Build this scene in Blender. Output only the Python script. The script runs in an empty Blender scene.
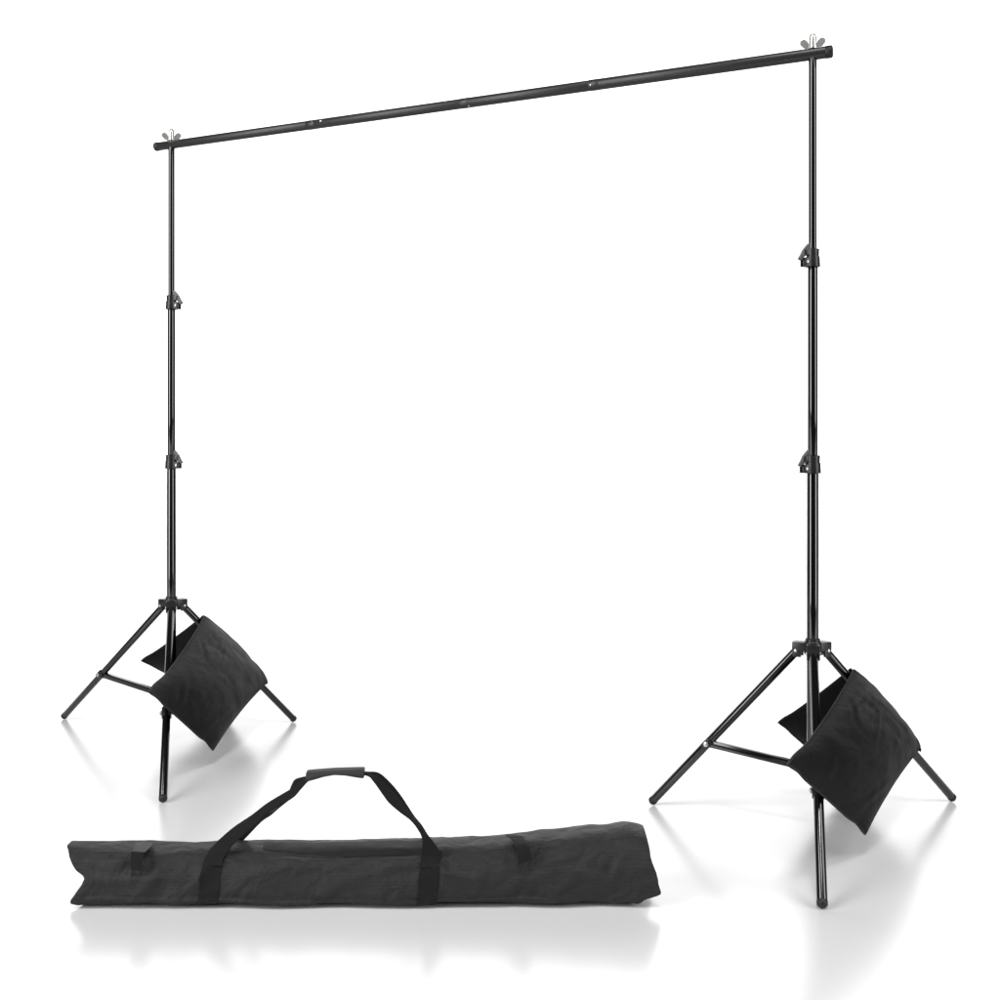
import bpy, bmesh, math, random
from mathutils import Vector, Matrix, noise

random.seed(7)
sc = bpy.context.scene
COL = sc.collection

# ------------------------------------------------------------------ camera
F, HZ, CH = 1121.0, 453.5, 0.975        # focal length (px per 1000), horizon row, camera height (m)
cam_d = bpy.data.cameras.new('camera')
cam = bpy.data.objects.new('camera', cam_d)
COL.objects.link(cam)
cam.location = (0, 0, CH)
cam.rotation_euler = (math.radians(90), 0, 0)
cam_d.sensor_width = 36
cam_d.lens = 36 * F / 1000
cam_d.shift_y = -(500 - HZ) / 1000
cam_d.clip_end = 500
sc.camera = cam

def P(px, py, Y):
    """point at depth Y seen at that place of the photograph (used to survey the real sizes)"""
    return Vector(((px - 500) * Y / F, Y, CH - (py - HZ) * Y / F))

def G(px, py):
    """point on the floor"""
    return P(px, py, F * CH / (py - HZ))

# ------------------------------------------------------------------ helpers
def tag(o, label=None, cat=None, group=None, kind=None):
    if label: o['label'] = label
    if cat: o['category'] = cat
    if group: o['group'] = group
    if kind: o['kind'] = kind
    return o

def empty(name, loc, label, cat, group=None):
    o = bpy.data.objects.new(name, None)
    COL.objects.link(o)
    o.location = loc
    o.empty_display_size = 0.1
    return tag(o, label, cat, group)

class MB:
    def __init__(s): s.v, s.f, s.uv = [], [], []
    def add(s, verts, faces, uvs=None):
        b = len(s.v)
        s.v += [Vector(p) for p in verts]
        s.uv += list(uvs) if uvs else [(0, 0)] * len(verts)
        s.f += [tuple(i + b for i in f) for f in faces]
        return s
    def tube(s, pts, rads, n=24, caps=True, squash=None):
        """swept round tube along pts"""
        pts = [Vector(p) for p in pts]
        up = None; rings = []
        for i, p in enumerate(pts):
            t = (pts[min(i + 1, len(pts) - 1)] - pts[max(i - 1, 0)]).normalized()
            if up is None:
                up = t.orthogonal().normalized()
            up = (up - t * up.dot(t)).normalized()
            sd = t.cross(up)
            r = rads[i] if isinstance(rads, (list, tuple)) else rads
            rings.append([p + (up * math.cos(a) + sd * math.sin(a)) * r
                          for a in [2 * math.pi * k / n for k in range(n)]])
        vs = [q for r in rings for q in r]
        fs = []
        for i in range(len(rings) - 1):
            for k in range(n):
                k2 = (k + 1) % n
                fs.append((i * n + k, i * n + k2, (i + 1) * n + k2, (i + 1) * n + k))
        if caps:
            fs.append(tuple(reversed(range(n))))
            fs.append(tuple(range((len(rings) - 1) * n, len(rings) * n)))
        return s.add(vs, fs)
    def rod(s, a, b, r, n=24, ch=0.0015):
        """straight rod with softened ends"""
        a, b = Vector(a), Vector(b); d = (b - a).normalized()
        ch = min(ch, r * .45)
        return s.tube([a, a + d * ch * .3, a + d * ch, b - d * ch, b - d * ch * .3, b],
                      [r - ch, r - ch * .3, r, r, r - ch * .3, r - ch], n)
    def box(s, c, ax, half, bev=0.0015):
        """box with bevelled edges; ax = three unit axes, half = half sizes"""
        bm = bmesh.new()
        bmesh.ops.create_cube(bm, size=2)
        for v in bm.verts: v.co = Vector((v.co.x * half[0], v.co.y * half[1], v.co.z * half[2]))
        if bev:
            bmesh.ops.bevel(bm, geom=bm.edges[:], offset=bev, segments=2, affect='EDGES', profile=.6)
        bm.verts.ensure_lookup_table()
        c = Vector(c)
        vs = [c + ax[0] * v.co.x + ax[1] * v.co.y + ax[2] * v.co.z for v in bm.verts]
        fs = [tuple(v.index for v in f.verts) for f in bm.faces]
        bm.free()
        return s.add(vs, fs)
    def prism(s, poly, nrm, th):
        """flat polygon (3D points) given thickness th along nrm"""
        n = len(poly); nrm = Vector(nrm).normalized() * th * .5
        vs = [Vector(p) - nrm for p in poly] + [Vector(p) + nrm for p in poly]
        fs = [tuple(reversed(range(n))), tuple(range(n, 2 * n))]
        fs += [(i, (i + 1) % n, n + (i + 1) % n, n + i) for i in range(n)]
        return s.add(vs, fs)
    def build(s, name, mat, parent=None, smooth=40):
        me = bpy.data.meshes.new(name)
        off = parent.matrix_basis.translation if parent and parent.parent is None else \
              (parent['_w'] if parent and '_w' in parent else (0, 0, 0))
        off = Vector(off)
        me.from_pydata([p - off for p in s.v], [], s.f)
        me.update()
        bm = bmesh.new(); bm.from_mesh(me)
        bmesh.ops.recalc_face_normals(bm, faces=bm.faces[:])
        bm.to_mesh(me); bm.free()
        if any(u != (0, 0) for u in s.uv):
            ul = me.uv_layers.new(name='UVMap')
            for l in me.loops: ul.data[l.index].uv = s.uv[l.vertex_index]
        me.materials.append(mat)
        if smooth:
            me.polygons.foreach_set('use_smooth', [True] * len(me.polygons))
            try: me.set_sharp_from_angle(angle=math.radians(smooth))
            except Exception: pass
        o = bpy.data.objects.new(name, me)
        COL.objects.link(o)
        if parent:
            o.parent = parent
        return o

WORLD_OF = {}
def part(mb, name, mat, parent, smooth=40):
    """mesh in world coordinates linked as a part; keeps parent origins at zero offset for sub-parts"""
    root = parent
    while root.parent: root = root.parent
    off = Vector(root.location)
    mb2 = MB(); mb2.v = [p - off for p in mb.v]; mb2.f = mb.f; mb2.uv = mb.uv
    o = mb2.build(name, mat, None, smooth)
    o.parent = parent
    return o

def lerp(a, b, t): return a + (b - a) * t
def interp(tab, x, straight=False):
    if x <= tab[0][0]: return tab[0][1]
    for (x0, y0), (x1, y1) in zip(tab, tab[1:]):
        if x <= x1:
            t = (x - x0) / (x1 - x0); t = t if straight else t * t * (3 - 2 * t)
            return y0 + (y1 - y0) * t
    return tab[-1][1]

# ------------------------------------------------------------------ materials
def mat_new(name):
    m = bpy.data.materials.new(name); m.use_nodes = True
    nt = m.node_tree
    return m, nt, nt.nodes['Principled BSDF']

def N(nt, kind, **kw):
    n = nt.nodes.new(kind)
    for k, v in kw.items(): setattr(n, k, v)
    return n

def coated(name, col, rough, ior=1.5, bump=0.0, rvar=0.05, scale=60.0):
    m, nt, b = mat_new(name)
    b.inputs['Base Color'].default_value = (*col, 1)
    b.inputs['IOR'].default_value = ior
    tc = N(nt, 'ShaderNodeTexCoord')
    nz = N(nt, 'ShaderNodeTexNoise'); nz.inputs['Scale'].default_value = scale; nz.inputs['Detail'].default_value = 4
    nt.links.new(tc.outputs['Object'], nz.inputs['Vector'])
    mr = N(nt, 'ShaderNodeMapRange')
    mr.inputs['To Min'].default_value = max(0.02, rough - rvar); mr.inputs['To Max'].default_value = rough + rvar
    nt.links.new(nz.outputs['Fac'], mr.inputs['Value'])
    nt.links.new(mr.outputs['Result'], b.inputs['Roughness'])
    if bump:
        n2 = N(nt, 'ShaderNodeTexNoise'); n2.inputs['Scale'].default_value = 900; n2.inputs['Detail'].default_value = 2
        nt.links.new(tc.outputs['Object'], n2.inputs['Vector'])
        bp = N(nt, 'ShaderNodeBump'); bp.inputs['Strength'].default_value = bump; bp.inputs['Distance'].default_value = .001
        nt.links.new(n2.outputs['Fac'], bp.inputs['Height'])
        nt.links.new(bp.outputs['Normal'], b.inputs['Normal'])
    return m

def fabric(name, col, rough, pitch, weave=.5, rip=0.0, rip_pitch=.006, sheen=.15, wr=0.0, ior=1.45):
    """woven cloth on UVs in metres: a plain weave, optional raised rip-stop threads, fine wrinkles"""
    m, nt, b = mat_new(name)
    L = nt.links.new
    b.inputs['Roughness'].default_value = rough
    b.inputs['IOR'].default_value = ior
    b.inputs['Sheen Weight'].default_value = sheen
    b.inputs['Sheen Roughness'].default_value = .5
    uv = N(nt, 'ShaderNodeTexCoord')
    sep = N(nt, 'ShaderNodeSeparateXYZ'); L(uv.outputs['UV'], sep.inputs[0])
    def sine(sock, p, sharp=None):
        a = N(nt, 'ShaderNodeMath', operation='MULTIPLY'); L(sock, a.inputs[0]); a.inputs[1].default_value = 2 * math.pi / p
        s = N(nt, 'ShaderNodeMath', operation='SINE'); L(a.outputs[0], s.inputs[0])
        h = N(nt, 'ShaderNodeMath', operation='MULTIPLY_ADD'); L(s.outputs[0], h.inputs[0]); h.inputs[1].default_value = .5; h.inputs[2].default_value = .5
        if sharp:
            q = N(nt, 'ShaderNodeMath', operation='POWER'); L(h.outputs[0], q.inputs[0]); q.inputs[1].default_value = sharp
            return q.outputs[0]
        return h.outputs[0]
    wx, wy = sine(sep.outputs[0], pitch), sine(sep.outputs[1], pitch)
    w = N(nt, 'ShaderNodeMath', operation='MULTIPLY'); L(wx, w.inputs[0]); L(wy, w.inputs[1])
    height = w.outputs[0]
    # tone varies a little from thread to thread and with wear
    nz = N(nt, 'ShaderNodeTexNoise'); nz.inputs['Scale'].default_value = 30; nz.inputs['Detail'].default_value = 6
    L(uv.outputs['UV'], nz.inputs['Vector'])
    mr = N(nt, 'ShaderNodeMapRange'); mr.inputs['To Min'].default_value = .82; mr.inputs['To Max'].default_value = 1.18
    L(nz.outputs['Fac'], mr.inputs['Value'])
    tone = mr.outputs['Result']
    if rip:
        r1, r2 = sine(sep.outputs[1], rip_pitch, 6), sine(sep.outputs[0], rip_pitch * 1.4, 10)
        r = N(nt, 'ShaderNodeMath', operation='MULTIPLY_ADD'); L(r2, r.inputs[0]); r.inputs[1].default_value = .35; L(r1, r.inputs[2])
        t2 = N(nt, 'ShaderNodeMath', operation='MULTIPLY_ADD'); L(r.outputs[0], t2.inputs[0]); t2.inputs[1].default_value = rip; t2.inputs[2].default_value = 1
        t3 = N(nt, 'ShaderNodeMath', operation='MULTIPLY'); L(t2.outputs[0], t3.inputs[0]); L(tone, t3.inputs[1])
        tone = t3.outputs[0]
        h2 = N(nt, 'ShaderNodeMath', operation='MULTIPLY_ADD'); L(r.outputs[0], h2.inputs[0]); h2.inputs[1].default_value = .8; L(height, h2.inputs[2])
        height = h2.outputs[0]
    vm = N(nt, 'ShaderNodeVectorMath', operation='SCALE'); vm.inputs[0].default_value = col
    L(tone, vm.inputs['Scale']); L(vm.outputs[0], b.inputs['Base Color'])
    bp = N(nt, 'ShaderNodeBump'); bp.inputs['Strength'].default_value = weave; bp.inputs['Distance'].default_value = pitch * .35
    L(height, bp.inputs['Height'])
    out = bp.outputs['Normal']
    if wr:
        n3 = N(nt, 'ShaderNodeTexNoise'); n3.inputs['Scale'].default_value = 16; n3.inputs['Detail'].default_value = 3
        n3.inputs['Distortion'].default_value = .8
        L(uv.outputs['UV'], n3.inputs['Vector'])
        b2 = N(nt, 'ShaderNodeBump'); b2.inputs['Strength'].default_value = wr; b2.inputs['Distance'].default_value = .012
        L(n3.outputs['Fac'], b2.inputs['Height']); L(out, b2.inputs['Normal']); out = b2.outputs['Normal']
    L(out, b.inputs['Normal'])
    return m

M = {
    'gloss': coated('gloss_black_tube', (.002, .002, .002), .085, 1.72, rvar=0),
    'leg': coated('semi_gloss_black_tube', (.003, .003, .003), .15, 1.58, rvar=.0),
    'satin': coated('satin_black_bar', (.017, .017, .0174), .38, 1.42, bump=.02),
    'plastic': coated('moulded_black_plastic', (.008, .008, .0082), .36, 1.46, bump=.08),
    'rubber': coated('black_rubber', (.008, .008, .008), .5, 1.4),
    'zinc': coated('zinc_plated_steel', (.55, .54, .52), .32, 1.5, rvar=.06, scale=200),
    'bag': fabric('dark_grey_oxford_cloth', (.0185, .0185, .0191), .5, .0016, .6, .12, .0068, .0, .9, 1.27),
    'webbing': fabric('black_webbing', (.0032, .0032, .0032), .7, .0024, .8, 0, .006, .03, 0, 1.3),
    'tab': fabric('grey_nylon_tape', (.026, .026, .0265), .6, .0018, .5, 0, .006, .04, 0, 1.3),
    'sand': fabric('black_nylon_cloth', (.0062, .0062, .0063), .5, .0012, .35, 0, .006, .0, .28, 1.15),
    'zip': fabric('dark_nylon_tape', (.011, .011, .0113), .6, .0018, .6, 0, .006, 0, 0, 1.25),  # zip cloth, kept dark to put shade into the bag's top too
    'piping': fabric('black_piping', (.004, .004, .004), .6, .0015, .4, 0, .006, .02, 0, 1.3),
}
M['zinc'].node_tree.nodes['Principled BSDF'].inputs['Metallic'].default_value = .9

def floor_material():
    m, nt, b = mat_new('glossy_white_acrylic')
    b.inputs['Base Color'].default_value = (.72, .72, .72, 1)
    b.inputs['IOR'].default_value = 2.12
    tc = N(nt, 'ShaderNodeTexCoord')
    nz = N(nt, 'ShaderNodeTexNoise'); nz.inputs['Scale'].default_value = 3; nz.inputs['Detail'].default_value = 3
    nt.links.new(tc.outputs['Object'], nz.inputs['Vector'])
    mr = N(nt, 'ShaderNodeMapRange'); mr.inputs['To Min'].default_value = .2; mr.inputs['To Max'].default_value = .235
    nt.links.new(nz.outputs['Fac'], mr.inputs['Value'])
    nt.links.new(mr.outputs['Result'], b.inputs['Roughness'])
    return m

# ------------------------------------------------------------------ floor
mb = MB()
mb.add([(-45, .5, 0), (45, .5, 0), (45, 60, 0), (-45, 60, 0)], [(0, 1, 2, 3)])
floor = mb.build('floor', floor_material(), None, 0)
tag(floor, 'glossy white studio floor that mirrors the stands and the bag', 'floor', kind='structure')

# ------------------------------------------------------------------ light stands
Z = Vector((0, 0, 1))

def clamp(parent, c, rl, ru, inward, s=1.0):
    """locking collar round the pole: wide lower ring, narrow upper ring, ears, cam lever and a screw"""
    c = Vector(c); side = Vector((0, 1, 0))
    x = (Vector(inward)).normalized(); side = Z.cross(x).normalized()
    m = MB()
    R = rl + .0048
    m.tube([c + Z * z for z in (-.027, -.0265, -.025, -.003, 0, .0005)], [R - .001, R + .0012, R + .0014, R + .0004, R, R - .001], 28)
    R2 = ru + .0052
    m.tube([c + Z * z for z in (.0005, .0175, .019, .0195)], [R2, R2 + .0006, R2 + .0006, R2 - .0008], 28)
    for s_ in (-1, 1):
        m.box(c + x * (R + .004) + side * .0085 * s_ - Z * .0155, (x, side, Z), (.0085, .0035, .0110), .002)
    m.box(c + x * (R2 + .002) + Z * .010, (x, side, Z), (.0075, .0085, .0075), .002)
    cl = part(m, 'clamp_collar', M['plastic'], parent)
    # cam lever: a straight wedge plate slanting from the pole down and outwards
    lv = MB()
    poly = [c + x * a + Z * b for a, b in ((.0095, .035), (.0125, .0345), (.020, .0265), (.0275, .0175), (.0320, .0075), (.0395, -.0045),
                                           (.0390, -.0075), (.0345, -.0105), (.0315, -.0085), (.026, -.0015), (.0165, .004), (.0085, .021))]
    lv.prism(poly, side, .0125)
    l = part(lv, 'lever', M['plastic'], cl, 30)
    lv.f = []
    sc_ = MB()
    p = c + x * (R + .0045) - Z * .0155
    sc_.rod(p - side * .0145, p + side * .0145, .0038, 14)
    part(sc_, 'screw', M['zinc'], cl)
    return cl

def wing_nut(parent, base, turn):
    """threaded stud with a domed acorn and two splayed wings"""
    base = Vector(base)
    m = MB()
    k = 1.22
    m.tube([base + Z * z * k for z in (-.004, .004, .0045, .009, .0095, .028, .033, .036, .037)],
           [q * k for q in (.005, .005, .0085, .0085, .0078, .0078, .0065, .0035, .0005)], 18)
    X = Vector((math.cos(turn), math.sin(turn), 0)); Yv = Vector((-math.sin(turn), math.cos(turn), 0))
    for sgn in (-1, 1):
        d = (X * sgn * .5 + Z * .85).normalized(); w = (X * sgn * .85 - Z * .5).normalized()
        p0 = base + X * sgn * .005 + Z * .004
        poly = [p0 + w * a * k + d * b * k for a, b in ((-.003, 0), (.004, .002), (.011, .012), (.0125, .022), (.009, .0275), (0, .0265), (-.003, .019))]
        m.prism(poly, Yv, .0055)
    return part(m, 'wing_nut', M['zinc'], parent, 35)

def make_stand(cx, cy, zs, feet, joints, inward, label):
    """zs: heights of hub, lower clamp, upper clamp, top; feet: three floor points"""
    root = empty('light_stand', (cx, cy, 0), label, 'light stand', 'telescopic stands holding the crossbar')
    c = Vector((cx, cy, 0))
    zh, z1, z2, zt = zs
    zc = .163                                            # strut collar
    R1, R2, R3 = .0148, .0128, .0106
    m = MB().rod(c + Z * (zc - .03), c + Z * z1, R1, 32)
    lp = part(m, 'lower_pole', M['gloss'], root)
    m = MB().rod(c + Z * (z1 - .01), c + Z * z2, R2, 32)
    part(m, 'middle_pole', M['gloss'], root)
    m = MB().rod(c + Z * (z2 - .01), c + Z * zt, R3, 32)
    up = part(m, 'upper_pole', M['gloss'], root)
    clamp(root, c + Z * z1, R1, R2, inward)
    clamp(root, c + Z * z2, R2, R3, inward)
    wing_nut(up, c + Z * 2.0165, -.34 if inward.x < 0 else .12)
    # hub with a lug for each leg
    m = MB()
    m.tube([c + Z * z for z in (zh - .022, zh - .020, zh + .010, zh + .012)], [.020, .022, .022, .0205], 30)
    m.tube([c + Z * z for z in (zh + .012, zh + .018, zh + .0195)], [.0185, .0185, .0170], 30)
    col = MB()
    col.tube([c + Z * z for z in (zc - .016, zc - .0145, zc + .0145, zc + .016)], [.0185, .020, .020, .0185], 30)
    bolts = []
    for f in feet:
        d = Vector((f.x - cx, f.y - cy, 0)).normalized(); sd = Z.cross(d)
        m.box(c + d * .030 + Z * (zh - .003), (d, sd, Z), (.020, .0165, .0115), .0025)
        for s_ in (-1, 1):
            m.box(c + d * .038 + sd * .0135 * s_ + Z * (zh - .017), (d, sd, Z), (.011, .0028, .013), .0012)
            col.box(c + d * .025 + sd * .0105 * s_ + Z * zc, (d, sd, Z), (.011, .0026, .011), .0012)
    hub = part(m, 'tripod_hub', M['plastic'], root)
    collar = part(col, 'strut_collar', M['plastic'], root)
    for f, t in zip(feet, joints):
        d = Vector((f.x - cx, f.y - cy, 0)).normalized(); sd = Z.cross(d)
        top = c + d * .040 + Z * (zh - .014)
        foot = Vector((f.x, f.y, .010))
        u = (foot - top).normalized()
        m = MB().rod(top - u * .008, foot - u * .003, .0114, 28)
        leg = part(m, 'leg', M['leg'], root)
        m = MB().tube([foot - u * .0095, foot - u * .009, foot - u * .003, foot + u * .001, foot + u * .0042, foot + u * .005],
                      [.0114, .0119, .0120, .0114, .008, .002], 24)
        part(m, 'foot_cap', M['rubber'], leg)
        m = MB().rod(top - sd * .0185, top + sd * .0185, .0045, 16)
        part(m, 'bolt', M['zinc'], hub)
        # strut from the collar to the middle of the leg
        j = lerp(top, foot, t)
        s0 = c + d * .026 + Z * zc
        v = (j - s0).normalized()
        perp = sd.cross(v).normalized()
        m = MB()
        m.box((s0 + j) * .5, (v, sd, perp), ((j - s0).length * .5, .0085, .0098), .0042)
        st = part(m, 'strut', M['leg'], root)
        m = MB()
        m.box(j, (u, sd, sd.cross(u)), (.016, .0142, .0105), .003)
        part(m, 'bracket', M['plastic'], leg)
        m = MB().rod(j - sd * .0205, j + sd * .0205, .0044, 16)
        m.rod(j - sd * .0185, j - sd * .0145, .0075, 6, .0006)
        m.rod(j + sd * .0145, j + sd * .0185, .0075, 6, .0006)
        part(m, 'bolt', M['zinc'], leg)
    return root

RX, RY = .809, 2.90
LX, LY = -1.099, 3.75
right_feet = [G(652, 805), G(822.3, 909.5), G(952.5, 801.5)]
left_feet = [G(64, 719), G(163, 803), G(294, 722)]
inw = Vector((LX - RX, LY - RY, 0))
stand_r = make_stand(RX, RY, (.478, .951, 1.484, 2.000), right_feet, (.60, .59, .6),
                     Vector((-1, -.25, 0)), 'nearer black telescopic tripod stand, the one beyond the plain end of the carry bag')
stand_l = make_stand(LX, LY, (.478, .951, 1.484, 2.000), left_feet, (.60, .59, .6),
                     Vector((1, -.25, 0)), 'farther black telescopic tripod stand, the one standing behind the carry bag')

# ------------------------------------------------------------------ crossbar
BZ = 2.008
a0, b0 = Vector((LX, LY, BZ)), Vector((RX, RY, BZ))
bd = (b0 - a0).normalized(); bl = (b0 - a0).length
def bar_at_px(px):
    # parameter along the bar whose picture column is px
    k = (px - 500) / F
    return (k * a0.y - a0.x) / (bd.x - k * bd.y)
t0, t1 = bar_at_px(156.5), bar_at_px(831)
cuts = [t0, bar_at_px(316), bar_at_px(470), bar_at_px(600), t1]
radii = [.0140, .0145, .0149, .0154]
bar = empty('crossbar', a0, 'long black crossbar of joined tubes resting on top of both stands', 'crossbar')
bn = Vector((-bd.y, bd.x, 0)); bn = bn if bn.y < 0 else -bn       # horizontal side facing the viewer
for k in range(4):
    m = MB().rod(a0 + bd * (cuts[k] - (.0 if k == 0 else .03)), a0 + bd * cuts[k + 1], radii[k], 36, .0012)
    if k:
        s = a0 + bd * cuts[k]                            # rolled lip where the sections slide together
        m.tube([s - bd * .031, s - bd * .030, s - bd * .002, s], [radii[k] - .0003, radii[k] + .0002, radii[k] + .0002, radii[k] - .0002], 36)
    part(m, 'tube_section', M['satin'], bar)
for px, up_, r in ((323, .25, .0036), (447, .72, .0024), (592, -.25, .0026), (314, .55, .0020), (470, -.85, .0022)):
    t = bar_at_px(px); k = max(i for i in range(4) if cuts[i] - .03 <= t)
    n_ = (bn * math.sqrt(1 - up_ * up_) + Z * up_).normalized()
    p = a0 + bd * t + n_ * (radii[k] - .002)
    m = MB().tube([p, p + n_ * .0028, p + n_ * .0036, p + n_ * .0038], [r, r, r * .7, r * .1], 14)
    part(m, 'spring_button', M['zinc'], bar)
for t, r, s in ((t0, radii[0], -1), (t1, radii[3], 1)):
    e = a0 + bd * t; d = bd * s
    m = MB().tube([e - d * .0125, e - d * .012, e - d * .001, e + d * .0025, e + d * .0045, e + d * .005],
                  [r + .0002, r + .0006, r + .0007, r + .0002, r - .003, r - .006], 36)
    part(m, 'end_cap', M['rubber'], bar)

# ------------------------------------------------------------------ sandbags
def leg_point(stand_c, foot, py):
    d = Vector((foot.x - stand_c[0], foot.y - stand_c[1], 0)).normalized()
    a = Vector((stand_c[0], stand_c[1], 0)) + d * .040 + Z * .464
    lo, hi = 0.0, 1.0
    for _ in range(50):
        mid = (lo + hi) / 2; p = lerp(a, foot, mid)
        y = HZ + (CH - p.z) * F / p.y
        if y < py: lo = mid
        else: hi = mid
    return lerp(a, foot, lo)

def bil(A, B, C, D, s, t):
    return lerp(lerp(A, B, s), lerp(D, C, s), t)

def pouch_mesh(A, B, C, D, out, thick, seed, bow, creases, NS=56, NT=56):
    """flat-filled cloth pouch: pillow between corners A-B (ridge) and D-C (hem); out = side facing away from the leg"""
    n = (B - A).cross(D - A).normalized()
    if n.dot(out) < 0: n = -n
    su, sv = (B - A).length, (D - A).length
    m = MB()
    ed = (C - B + D - A).normalized(); al = (B - A + C - D).normalized()
    def pt(s, t, side):
        p = bil(A, B, C, D, s, t)
        # rolled shoulder near the lower end of the ridge, ear at the free corner, drawn-out tip
        p = p - ed * bow[3] * (1 - t) ** 3 * math.exp(-((s - .86) / .13) ** 2)
        p = p - al * bow[3] * .9 * math.exp(-(s / .10) ** 2 - ((t - .93) / .09) ** 2)
        p = p - ed * bow[3] * .6 * t ** 6 * math.exp(-((s - .10) / .06) ** 2)
        p = p - ed * bow[3] * .8 * t ** 8 * math.exp(-((s - .86) / .07) ** 2)
        # hems and side seams pull in between the corners
        p = p + al * bow[0] * 4 * t * (1 - t) * (1 - s) - al * bow[1] * 4 * t * (1 - t) * s - ed * bow[2] * 4 * s * (1 - s) * t
        e = max(0, 4 * s * (1 - s)) ** .55 * max(0, 1 - (2 * t - 1) ** 4 if t > .5 else 1 - (1 - 2 * t) ** 6 * .5) 
        e *= max(0, 4 * s * (1 - s)) ** .1
        b = thick * e * (.62 + .38 * math.sin(math.pi * min(1, t * .95)))
        w = 0
        q = Vector((s * su * 9, t * sv * 9, seed + (5 if side < 0 else 0)))
        w += noise.fractal(q, .7, 2.1, 3) * .0032
        q2 = Vector((s * su * 26 + noise.noise(q) * 1.5, t * sv * 9, seed + 3))
        w += noise.noise(q2) * .0009
        for (s0, t0_, s1, t1_, wd, am) in creases:
            dx, dy = (s1 - s0) * su, (t1_ - t0_) * sv
            L2 = dx * dx + dy * dy
            px, py = (s - s0) * su, (t - t0_) * sv
            k = max(0, min(1, (px * dx + py * dy) / L2))
            dist = math.hypot(px - k * dx, py - k * dy)
            env = math.sin(math.pi * min(.97, max(.03, k))) ** .6
            am *= .65
            w += am * math.exp(-(dist / wd) ** 2) * env
            w -= am * .8 * math.exp(-((dist - 1.7 * wd) / wd) ** 2) * env
        edge = min(1, min(s, 1 - s, 1 - t) * 9)
        return p + n * side * (b + .002) + n * w * edge * (1 if side > 0 else .6)
    for side in (1, -1):
        vs, uv = [], []
        for j in range(NT + 1):
            for i in range(NS + 1):
                s, t = i / NS, j / NT
                s = .5 - .5 * math.cos(math.pi * s) if True else s
                t = .5 - .5 * math.cos(math.pi * t)
                vs.append(pt(s, t, side)); uv.append((s * su, t * sv))
        fs = [(j * (NS + 1) + i, j * (NS + 1) + i + 1, (j + 1) * (NS + 1) + i + 1, (j + 1) * (NS + 1) + i)
              for j in range(NT) for i in range(NS)]
        m.add(vs, fs, uv)
    # close the rim
    nv = (NS + 1) * (NT + 1)
    rim = [i for i in range(NS + 1)] + [j * (NS + 1) + NS for j in range(1, NT + 1)] + \
          [NT * (NS + 1) + i for i in range(NS - 1, -1, -1)] + [j * (NS + 1) for j in range(NT - 1, 0, -1)]
    m.f += [(rim[i], rim[(i + 1) % len(rim)], nv + rim[(i + 1) % len(rim)], nv + rim[i]) for i in range(len(rim))]
    def rim_pt(s, t): return (pt(s, t, 1) + pt(s, t, -1)) * .5
    return m, rim_pt, n

def make_sandbag(lc, foot, pyA, pyB, D, C, D2, C2, label, seed):
    A = leg_point(lc, foot, pyA); B = leg_point(lc, foot, pyB)
    legd = (B - A).normalized()
    perp = (Vector((0, 0, 1)) - legd * legd.z).normalized()
    A2, B2 = A + perp * .020, B + perp * .020
    root = empty('sandbag', (A.x, A.y, 0), label, 'sandbag', 'saddle sandbags weighing down the stands')
    cr = [(.16, .10, .10, .42, .006, .005), (.24, .12, .30, .40, .006, .0045), (.05, .30, .20, .50, .007, -.004),
          (.33, .22, .42, .50, .007, .004), (.85, .60, .75, .92, .010, .003), (.2, .8, .35, .95, .010, .003)]
    hs = (D - A).cross(B - A).normalized()
    if hs.y > 0: hs = -hs
    m, rp, n = pouch_mesh(A2 + hs * .008, B2 + hs * .008, C, D, hs, .054, seed, (.012, .014, .004, .010), cr)
    f = part(m, 'front_pouch', M['sand'], root, 60)
    pip = MB()
    pts = [rp(0, i / 40) for i in range(41)] + [rp(i / 40, 1) for i in range(1, 41)] + [rp(1, 1 - i / 40) for i in range(1, 41)]
    pip.tube(pts, .0030, 8)
    part(pip, 'piping', M['piping'], f)
    hb = (D2 - A).cross(B - A).normalized()
    if hb.y < 0: hb = -hb
    m, rp, n = pouch_mesh(A2 + hb * .008, B2 + hb * .008, C2, D2, hb, .030, seed + 11, (.004, .006, .004, .004), cr[3:])
    b = part(m, 'back_pouch', M['sand'], root, 60)
    pip = MB()
    pts = [rp(0, i / 40) for i in range(41)] + [rp(i / 40, 1) for i in range(1, 41)] + [rp(1, 1 - i / 40) for i in range(1, 41)]
    pip.tube(pts, .0030, 8)
    part(pip, 'piping', M['piping'], b)
    # saddle band that lies over the leg and joins the two pouches
    m = MB(); NS, NA = 40, 12
    vs, uv = [], []
    for i in range(NS + 1):
        s = i / NS
        p0 = lerp(A, B, s) + legd * 0
        for k in range(NA + 1):
            a = math.pi * k / NA
            r = .0160 + .0012 * noise.noise(Vector((s * 9, a * 2, seed)))
            vs.append(p0 + perp * (.004 + r * math.sin(a)) + lerp(hs, -hs, k / NA).normalized() * 0 + (hs if k <= NA / 2 else -hb) * 0
                      + (hs * (math.cos(a)) if a < math.pi / 2 else hb * (-math.cos(a))) * (r + .001))
            uv.append((s * .4, a * .02))
    fs = [(i * (NA + 1) + k, i * (NA + 1) + k + 1, (i + 1) * (NA + 1) + k + 1, (i + 1) * (NA + 1) + k) for i in range(NS) for k in range(NA)]
    m.add(vs, fs, uv)
    o = part(m, 'saddle_band', M['sand'], root, 60)
    sol = o.modifiers.new('cloth', 'SOLIDIFY'); sol.thickness = .003; sol.offset = 1
    return root

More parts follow.
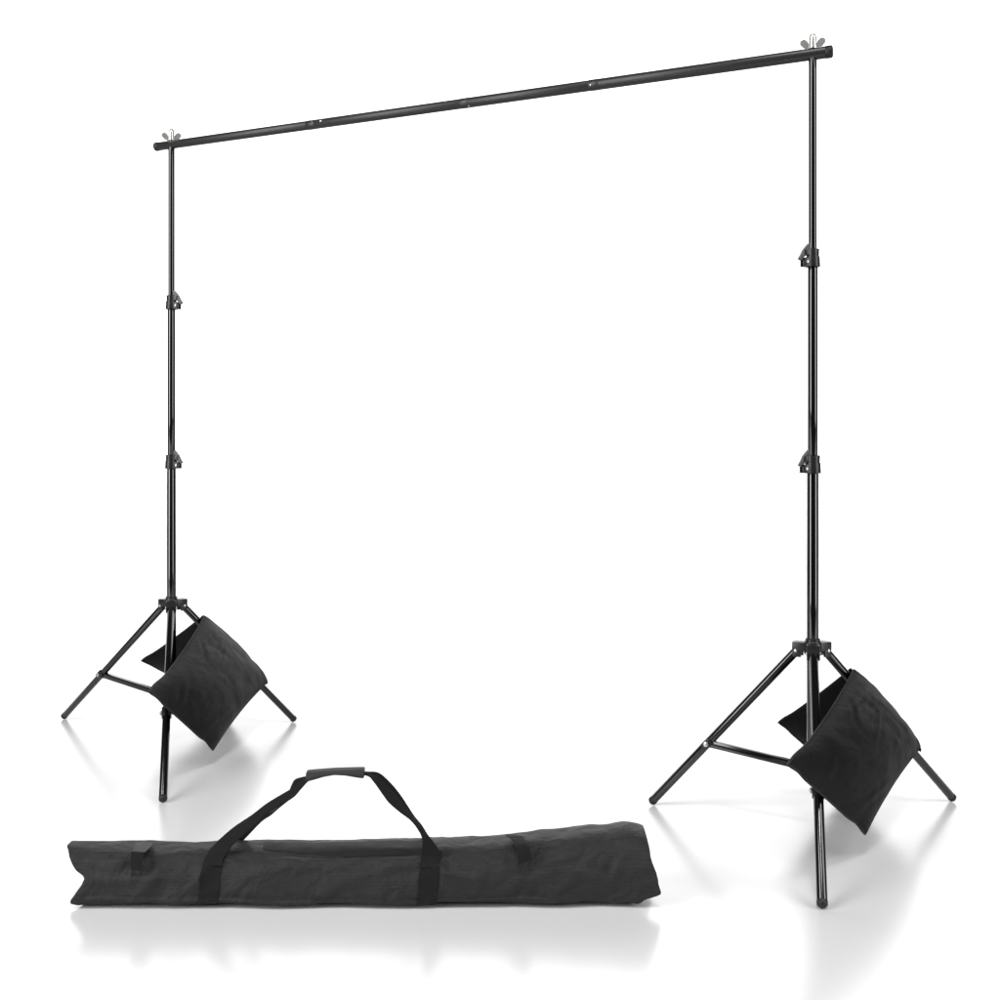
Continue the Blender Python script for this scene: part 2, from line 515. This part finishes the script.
make_sandbag((RX, RY), right_feet[2], 677, 755, P(789, 766, 2.42), P(865, 834, 2.70), P(779, 723, 3.12), Vector((1.00, 3.26, .02)),
             'black cloth sandbag saddled over a leg of the nearer stand, larger in view', 2.0)
make_sandbag((LX, LY), left_feet[2], 622, 688, P(150, 693, 3.16), P(213, 750, 3.50), P(142, 661, 4.02), Vector((-1.02, 4.2, .03)),
             'black cloth sandbag saddled over a leg of the farther stand behind the carry bag', 4.0)

# ------------------------------------------------------------------ carry bag
BX0, BX1 = -.915, .316           # ends of the straight part
YF = 2.394                       # front bottom edge
H_TAB = [(-.93, .124), (-.85, .118), (-.75, .114), (-.6, .113), (-.4, .113), (-.2, .117), (-.05, .122), (.1, .134), (.22, .148), (.285, .155), (.33, .147)]
W_TAB = [(-.93, .10), (-.85, .125), (-.5, .14), (0, .15), (.2, .16), (.30, .15), (.36, .12)]
NU, NV = 300, 110
def prof(v, h, w):
    """closed cross-section, v 0..1 from the back bottom round the front to the top and back"""
    a = 2 * math.pi * v - math.pi * .5 
    c, s = math.cos(a), math.sin(a)
    e = 2 / 3.4 if s < 0 else 2 / 2.7
    y = -math.copysign(abs(c) ** e, c) * .5 * w
    z = math.copysign(abs(s) ** e, s) * .5 * h
    # front leans back a little towards the top, top ridge rises to the back
    tz = (z / h + .5)
    y += .012 * tz
    return y, z
CR = [  # creases on the front: x0,z0,x1,z1,width,amplitude
    (.19, .125, .155, .085, .009, -.0035), (.155, .085, .215, .065, .008, .005), (.235, .10, .215, .065, .007, -.0035),
    (.25, .105, .235, .07, .008, .0045), (.10, .10, .17, .12, .010, .004), (.0, .04, .12, .085, .010, .004),
    (-.93, .062, -.70, .066, .008, .005), (-.88, .095, -.66, .108, .008, .004), (-.78, .03, -.72, .09, .012, .004),
    (-.66, .045, -.62, .10, .010, .004), (-.40, .02, -.30, .08, .014, .0035), (-.25, .085, -.16, .10, .010, .004),
    (-.10, .075, -.02, .060, .010, .004), (.03, .02, .06, .07, .012, -.003), (-.52, .09, -.2, .098, .010, .003),
    (-.14, .095, -.11, .075, .006, .006), (.22, .03, .26, .05, .012, -.003),
]
def base_pt(x, v):
    h, w = interp(H_TAB, x), interp(W_TAB, x)
    y, z = prof(v, h, w)
    return Vector((x, YF + w * .5 + y - .004, h * .5 + z)), h, w
def bag_pt(u, v, extra=0.0):
    x = lerp(BX0, BX1, u)
    p, h, w = base_pt(x, v)
    dv = .002
    pa, pb = base_pt(x, v - dv)[0], base_pt(x, v + dv)[0]
    t = (pb - pa); n = Vector((0, -t.z, t.y)).normalized()
    if n.dot(Vector((0, p.y - (YF + w * .5), p.z - h * .5))) < 0: n = -n
    zf = p.z / h
    q = Vector((x * 9, v * 5, 1.7))
    d = noise.fractal(q, .8, 2.0, 4) * .0042 * (.35 + .65 * max(0, min(1, 1 - abs(2 * zf - 1) ** 4)))
    d += noise.noise(Vector((x * 18 + noise.noise(q) * 1.2, v * 16, 8.2))) * .0010
    if p.y < YF + w * .55:
        for (x0, z0, x1, z1, wd, am) in CR:
            dx, dz = x1 - x0, z1 - z0
            k = max(0, min(1, ((x - x0) * dx + (p.z - z0) * dz) / (dx * dx + dz * dz)))
            dist = math.hypot(x - x0 - k * dx, p.z - z0 - k * dz)
            if dist < wd * 4:
                d += am * math.exp(-(dist / wd) ** 2) * math.sin(math.pi * min(.95, max(.08, k))) ** .5
        # piped fold along the foot of the front face and seam at the top edge
        zl = .019 + .004 * math.sin(x * 5)
        d += .0028 * math.exp(-((p.z - zl) / .0035) ** 2) * max(0, min(1, (.22 - x) * 6))
    if p.y < YF + w * .75 and zf > .6:
        ztop = .90 - .03 * math.sin(x * 3)
        d -= .0035 * math.exp(-((zf - ztop) / .03) ** 2) * max(0, min(1, (-.05 - x) * 6)) * max(0, min(1, (x + .55) * 6))
    k = 1.0
    if p.z < .004: k = 0.15
    p = p + n * (d * 1.5 * k + extra)
    # the ends: fish-tail pinch on the near end of the bag, slanted nose on the other
    zr = 2 * p.z / h - 1
    le = max(0, 1 - u / .06) ** 1.5
    zz = max(0, min(1, p.z / h))
    p.x += le * interp([(0, .016), (.07, -.004), (.14, -.004), (.50, .027), (.56, .027), (.66, .008), (.76, -.003), (.86, -.010), (.93, -.014), (1, -.026)], zz, True)
    re = max(0, 1 - (1 - u) / .16) ** 1.6
    nose = interp([(0, -.028), (.10, -.010), (.24, .028), (.4, .022), (.8, .006), (1, .002)], max(0, min(1, p.z / h)))
    p.x += re * nose
    p.z = max(.0012, p.z)
    return p
mb = MB()
vs, uv, fs = [], [], []
arc = [0.0]
for j in range(1, NV + 1):
    arc.append(arc[-1] + (base_pt(-.4, j / NV)[0] - base_pt(-.4, (j - 1) / NV)[0]).length)
us = [.5 - .5 * math.cos(math.pi * i / NU) if False else i / NU for i in range(NU + 1)]
for i in range(NU + 1):
    for j in range(NV):
        vs.append(bag_pt(us[i], j / NV)); uv.append((us[i] * 1.23, arc[j]))
for i in range(NU):
    for j in range(NV):
        j2 = (j + 1) % NV
        fs.append((i * NV + j, i * NV + j2, (i + 1) * NV + j2, (i + 1) * NV + j))
nb = len(vs)
# closed ends: the cloth folds in towards the middle
for end, sx in ((0, 1), (NU, -1)):
    ring = [end * NV + j for j in range(NV)]
    cen = sum((vs[r] for r in ring), Vector()) / NV
    prev = ring
    for q, (sc_, dx) in enumerate(((.985, 0), (.94, .002), (.8, .012), (.55, .022), (.25, .027), (.02, .028))):
        cur = []
        for j in range(NV):
            p = cen.lerp(vs[ring[j]], sc_)
            p.x = lerp(vs[ring[j]].x, cen.x, (1 - sc_) * .9) + sx * dx * (1 if end == 0 else .5)
            p.z = max(.0012, p.z)
            cur.append(len(vs)); vs.append(p); uv.append((uv[ring[j]][0] + .02 * q, uv[ring[j]][1]))
        for j in range(NV):
            j2 = (j + 1) % NV
            fs.append((prev[j], prev[j2], cur[j2], cur[j]))
        prev = cur
    fs.append(tuple(prev))
mb.add(vs, fs, uv)
bag = empty('carry_bag', (-.3, YF + .07, 0), 'long dark grey cloth carry bag with black webbing handles lying on the floor', 'carry bag')
body = part(mb, 'bag_body', M['bag'], bag, 70)

def v_of_z(x, z, front=True):
    best, bv = 9, 0
    for k in range(400):
        v = k / 400
        p, h, w = base_pt(x, v)
        if (p.y < YF + w * .5 + .006) == front and abs(p.z - z) < best: best, bv = abs(p.z - z), v
    return bv

def surf_band(x_of_v, half, v0, v1, th=.0022, n=60, k=5):
    """webbing stitched on the bag: follows the body surface with a real thickness"""
    m = MB()
    top, bot = [], []
    for i in range(n + 1):
        v = lerp(v0, v1, i / n); xc = x_of_v(i / n)
        for j in range(k + 1):
            x = xc + lerp(-half, half, j / k)
            u = (x - BX0) / (BX1 - BX0)
            top.append(bag_pt(u, v, th)); bot.append(bag_pt(u, v, -.004))
    nn = len(top)
    uvs = [(i // (k + 1) * .004, (i % (k + 1)) / k * half * 2) for i in range(nn)]
    fs = [(i * (k + 1) + j, i * (k + 1) + j + 1, (i + 1) * (k + 1) + j + 1, (i + 1) * (k + 1) + j) for i in range(n) for j in range(k)]
    m.add(top, fs, uvs)
    m.add(bot, fs, uvs)
    rim = [j for j in range(k + 1)] + [i * (k + 1) + k for i in range(1, n + 1)] + [n * (k + 1) + j for j in range(k - 1, -1, -1)] + [i * (k + 1) for i in range(n - 1, 0, -1)]
    m.f += [(rim[i], rim[(i + 1) % len(rim)], nn + rim[(i + 1) % len(rim)], nn + rim[i]) for i in range(len(rim))]
    return m

def catmull(tab, n):
    out = []
    L = len(tab)
    for i in range(L - 1):
        p0, p1, p2, p3 = tab[max(0, i - 1)], tab[i], tab[i + 1], tab[min(L - 1, i + 2)]
        for k in range(n):
            t = k / n
            out.append(.5 * ((2 * p1) + (p2 - p0) * t + (2 * p0 - 5 * p1 + 4 * p2 - p3) * t * t + (3 * p1 - p0 - 3 * p2 + p3) * t ** 3))
    out.append(tab[-1]); return out

def ribbon(pairs, th=.0024, n=8):
    """webbing strap through pairs of edge points (edge, edge)"""
    E1, E2 = catmull([a for a, b in pairs], n), catmull([b for a, b in pairs], n)
    m = MB(); K = 4
    L = len(E1); tv, bv, uv = [], [], []
    s = 0
    for i in range(L):
        t = (E1[min(L - 1, i + 1)] + E2[min(L - 1, i + 1)] - E1[max(0, i - 1)] - E2[max(0, i - 1)]).normalized()
        w = E2[i] - E1[i]
        nn = t.cross(w)
        nn = nn.normalized() if nn.length > 1e-9 else Vector((0, -1, 0))
        if nn.y > 0: nn = -nn
        if i: s += ((E1[i] + E2[i]) * .5 - (E1[i - 1] + E2[i - 1]) * .5).length
        for k in range(K + 1):
            c = lerp(E1[i], E2[i], k / K)
            dome = .0006 * (1 - (2 * k / K - 1) ** 2)
            tv.append(c + nn * (th / 2 + dome)); bv.append(c - nn * th / 2); uv.append((s + .001, k / K * .04))
    fs = [(i * (K + 1) + j, i * (K + 1) + j + 1, (i + 1) * (K + 1) + j + 1, (i + 1) * (K + 1) + j) for i in range(L - 1) for j in range(K)]
    m.add(tv, fs, uv); m.add(bv, fs, uv)
    nn = len(tv)
    rim = [j for j in range(K + 1)] + [i * (K + 1) + K for i in range(1, L)] + [(L - 1) * (K + 1) + j for j in range(K - 1, -1, -1)] + [i * (K + 1) for i in range(L - 2, 0, -1)]
    m.f += [(rim[i], rim[(i + 1) % len(rim)], nn + rim[(i + 1) % len(rim)], nn + rim[i]) for i in range(len(rim))]
    return m

# zip tape let into the top of the bag, widening towards the far handle; its dark colour also stands in for shade
m = MB(); top, bot, uvz = [], [], []
NZ, KZ = 60, 8
for i in range(NZ + 1):
    f_ = i / NZ
    x = lerp(-.52, -.148, f_); h = interp(H_TAB, x)
    va = v_of_z(x, h * lerp(.992, .88, f_ ** .8), True); vb = .51
    for j in range(KZ + 1):
        u = (x - BX0) / (BX1 - BX0); v = lerp(va, vb, j / KZ)
        top.append(bag_pt(u, v, .0007)); bot.append(bag_pt(u, v, -.003)); uvz.append((x + 1, v * .4))
fz = [(i * (KZ + 1) + j, i * (KZ + 1) + j + 1, (i + 1) * (KZ + 1) + j + 1, (i + 1) * (KZ + 1) + j) for i in range(NZ) for j in range(KZ)]
m.add(top, fz, uvz); m.add(bot, fz, uvz); nz_ = len(top)
rim = [j for j in range(KZ + 1)] + [i * (KZ + 1) + KZ for i in range(1, NZ + 1)] + [NZ * (KZ + 1) + j for j in range(KZ - 1, -1, -1)] + [i * (KZ + 1) for i in range(NZ - 1, 0, -1)]
m.f += [(rim[i], rim[(i + 1) % len(rim)], nz_ + rim[(i + 1) % len(rim)], nz_ + rim[i]) for i in range(len(rim))]
part(m, 'zip_tape', M['zip'], bag, 50)

# webbing bands round the body, a little aslant
for (xt, xb) in ((-.610, -.632), (-.146, -.163)):
    v0, v1 = v_of_z(xt, .001, True), v_of_z(xt, .112, True)
    m = surf_band(lambda s: lerp(xb, xt, s), .0205, v0, v1)
    part(m, 'webbing_band', M['webbing'], bag, 50)
    v2, v3 = v_of_z(xt, .108, False), v_of_z(xt, .004, False)
    m = surf_band(lambda s: lerp(xt, xb, s), .0205, v2, v3)
    part(m, 'webbing_band', M['webbing'], bag, 50)

def front_Y(px, py):
    """depth of the bag's front where that spot lies"""
    Y = YF
    for _ in range(6):
        p = P(px, py, Y)
        q = bag_pt((p.x - BX0) / (BX1 - BX0), v_of_z(p.x, p.z, True))
        Y = q.y
    return Y - .0034
ya, yb = front_Y(214, 858), front_Y(431, 858)
ya2, yb2 = front_Y(214, 866), front_Y(430, 868)
def pp(tab): return [(P(a, b, Ya), P(c, d, Yb)) for (a, b, Ya, c, d, Yb) in tab]
front_a = pp([(203.2, 866, ya2, 222.3, 866, ya2), (205, 858, ya, 223.8, 858, ya), (215, 844, ya + .012, 233, 844.7, ya + .006), (232, 828.6, 2.43, 246, 832.8, 2.42),
              (251.6, 815.3, 2.445, 257.2, 823, 2.43), (266.3, 804, 2.455, 267.7, 812.5, 2.44), (279.6, 795.7, 2.46, 281, 804.8, 2.445),
              (291.5, 788.7, 2.465, 293.6, 797, 2.45), (300, 782, 2.468, 301, 788.7, 2.455), (309, 776.5, 2.468, 309.5, 780, 2.46), (318, 773.5, 2.468, 318, 777, 2.46)])
back_a = pp([(219, 852, 2.545, 234, 852, 2.545), (224, 845, 2.54, 238, 846.5, 2.53), (240, 829, 2.51, 252, 831.5, 2.50), (254, 818.5, 2.495, 262, 821.2, 2.485),
             (266, 812.6, 2.49, 270, 815.6, 2.48), (273, 809.6, 2.49, 274.5, 811.6, 2.47), (280.5, 803.2, 2.49, 281.5, 805.6, 2.47),
             (288, 794, 2.49, 290, 799, 2.475), (291.5, 785.5, 2.49, 296, 793, 2.48), (295, 779.5, 2.488, 300, 787, 2.48), (301, 777.2, 2.482, 304, 782.5, 2.476), (309, 775.8, 2.478, 310, 779, 2.472), (318, 773.2, 2.476, 318, 776.8, 2.472)])
front_b = pp([(352, 771.5, 2.466, 352, 774.5, 2.458), (366, 772.8, 2.466, 367, 775.5, 2.458), (377, 776.5, 2.46, 373.5, 781.5, 2.45), (387, 786, 2.455, 382.5, 794, 2.44),
              (396, 795.5, 2.45, 389, 802.5, 2.43), (405, 806, 2.44, 399, 811.3, 2.425), (414, 817.5, 2.43, 411.5, 820.8, 2.418), (422, 828, 2.42, 419, 831, 2.412),
              (430, 837.5, 2.413, 422.5, 839.5, 2.408), (440.8, 852, yb + .002, 421.6, 852, yb + .002), (440.6, 858, yb, 421.2, 858, yb), (439.6, 868, yb2, 420.2, 868, yb2)])
back_b = pp([(352, 770.5, 2.476, 352, 774, 2.470), (364.5, 771.8, 2.478, 366.5, 775, 2.470), (378, 772.6, 2.485, 376, 781, 2.475), (389, 781.4, 2.49, 385, 791, 2.48),
             (400.4, 795, 2.50, 397, 804, 2.49), (413.2, 814.6, 2.515, 409, 817, 2.505), (421.2, 824.6, 2.53, 418, 829, 2.52), (428, 835, 2.54, 422, 838, 2.535), (436, 846, 2.548, 424, 848, 2.548)])
for pr in (front_a, back_a, front_b, back_b):
    part(ribbon(pr), 'handle_strap', M['webbing'], bag, 50)

# hand grip: a padded wrap closed round all straps
m = MB(); secs = []
for (px, yt, yb, dpt) in ((306.8, 771.2, 780.2, .016), (308, 770.8, 780.4, .017), (316, 770.2, 778.2, .017), (325, 769.6, 775.4, .016), (335, 769, 773.6, .016),
                          (346, 768.6, 774.2, .016), (356, 768.2, 776, .017), (363, 768, 777.2, .017), (364.2, 768.4, 776.8, .016)):
    c = P(px, (yt + yb) / 2, 2.468); hh = (yb - yt) / 2 * 2.468 / F
    secs.append([c + Vector((0, -math.copysign(abs(math.cos(a)) ** .6, math.cos(a)) * dpt, math.copysign(abs(math.sin(a)) ** .8, math.sin(a)) * hh + math.cos(a) * -.0015))
                 for a in [2 * math.pi * k / 28 for k in range(28)]])
vs = [p for s_ in secs for p in s_]
fs = [(i * 28 + k, i * 28 + (k + 1) % 28, (i + 1) * 28 + (k + 1) % 28, (i + 1) * 28 + k) for i in range(len(secs) - 1) for k in range(28)]
fs += [tuple(reversed(range(28))), tuple(range((len(secs) - 1) * 28, len(secs) * 28))]
m.add(vs, fs, [(p.x, p.z + p.y) for p in vs])
part(m, 'hand_grip', M['tab'], bag, 50)

# two small closing tabs
def tab_piece(pairs, mat):
    return part(ribbon(pp(pairs), .002, 6), 'closing_tab', M[mat], bag, 50)
ta = tab_piece([(137.5, 842.6, 2.462, 153.5, 842.8, 2.462), (135.5, 846, 2.430, 150.5, 847.5, 2.430), (131.5, 851.5, 2.394, 144.5, 852.5, 2.394)], 'tab')
part(ribbon(pp([(131.2, 851.8, 2.391, 143.8, 852.2, 2.391), (130.8, 860, 2.388, 142.6, 860.5, 2.388), (130.6, 870.5, 2.386, 141, 870.5, 2.386)]), .002, 6), 'tab_end', M['webbing'], ta, 50)
tb = tab_piece([(505.5, 834.5, 2.462, 517, 835, 2.455), (512, 840, 2.425, 524.5, 839, 2.425), (516, 850, 2.392, 529, 847.5, 2.392), (518.5, 864, 2.386, 532.5, 860, 2.386)], 'webbing')

# ------------------------------------------------------------------ light
w = bpy.data.worlds.new('World'); sc.world = w
w.use_nodes = True
nt = w.node_tree
bg = nt.nodes['Background']
tc = N(nt, 'ShaderNodeTexCoord'); sp = N(nt, 'ShaderNodeSeparateXYZ')
nt.links.new(tc.outputs['Generated'], sp.inputs[0])
def ramp(sock, a, b, lo, hi):
    mr = N(nt, 'ShaderNodeMapRange', interpolation_type='SMOOTHSTEP')
    for k_, v_ in (('From Min', a), ('From Max', b), ('To Min', lo), ('To Max', hi)): mr.inputs[k_].default_value = v_
    nt.links.new(sock, mr.inputs['Value']); return mr.outputs['Result']
back = ramp(sp.outputs[1], .5, .78, 0, 1)          # bright white backdrop behind, dark studio in front
low = ramp(sp.outputs[2], .5, .85, 1, .12)         # dim ceiling
mu = N(nt, 'ShaderNodeMath', operation='MULTIPLY'); nt.links.new(back, mu.inputs[0]); nt.links.new(low, mu.inputs[1])
ma = N(nt, 'ShaderNodeMath', operation='MULTIPLY_ADD'); nt.links.new(mu.outputs[0], ma.inputs[0])
ma.inputs[1].default_value = 2.0; ma.inputs[2].default_value = .04
nt.links.new(ma.outputs[0], bg.inputs['Strength'])
bg.inputs['Color'].default_value = (1, 1, 1, 1)

def area(name, loc, target, sx, sy, radiance):
    d = bpy.data.lights.new(name, 'AREA'); d.shape = 'RECTANGLE'; d.size = sx; d.size_y = sy
    d.energy = radiance * math.pi * sx * sy
    o = bpy.data.objects.new(name, d); COL.objects.link(o)
    o.location = loc
    o.rotation_euler = (Vector(target) - Vector(loc)).to_track_quat('-Z', 'Y').to_euler()
    return o
area('overhead_softbox', (0, -1.4, 9), (0, 3.4, 0), 1.6, 1.6, 38)
area('front_softbox', (0, -3.4, 8.6), (0, 3.2, 1.5), 3.0, 1.4, 10)
area('side_softbox', (-5, -.3, 3.2), (0, 3.2, 1.0), 2.3, 7.0, 9.5)
area('side_softbox', (5, -.3, 3.2), (0, 3.2, 1.0), 2.3, 7.0, 6)

# ------------------------------------------------------------------ render settings
vs_ = sc.view_settings
vs_.view_transform = 'Standard'; vs_.look = 'None'; vs_.exposure = 0; vs_.gamma = 1
vs_.use_curve_mapping = False
sc.cycles.max_bounces = 8
sc.cycles.use_denoising = True
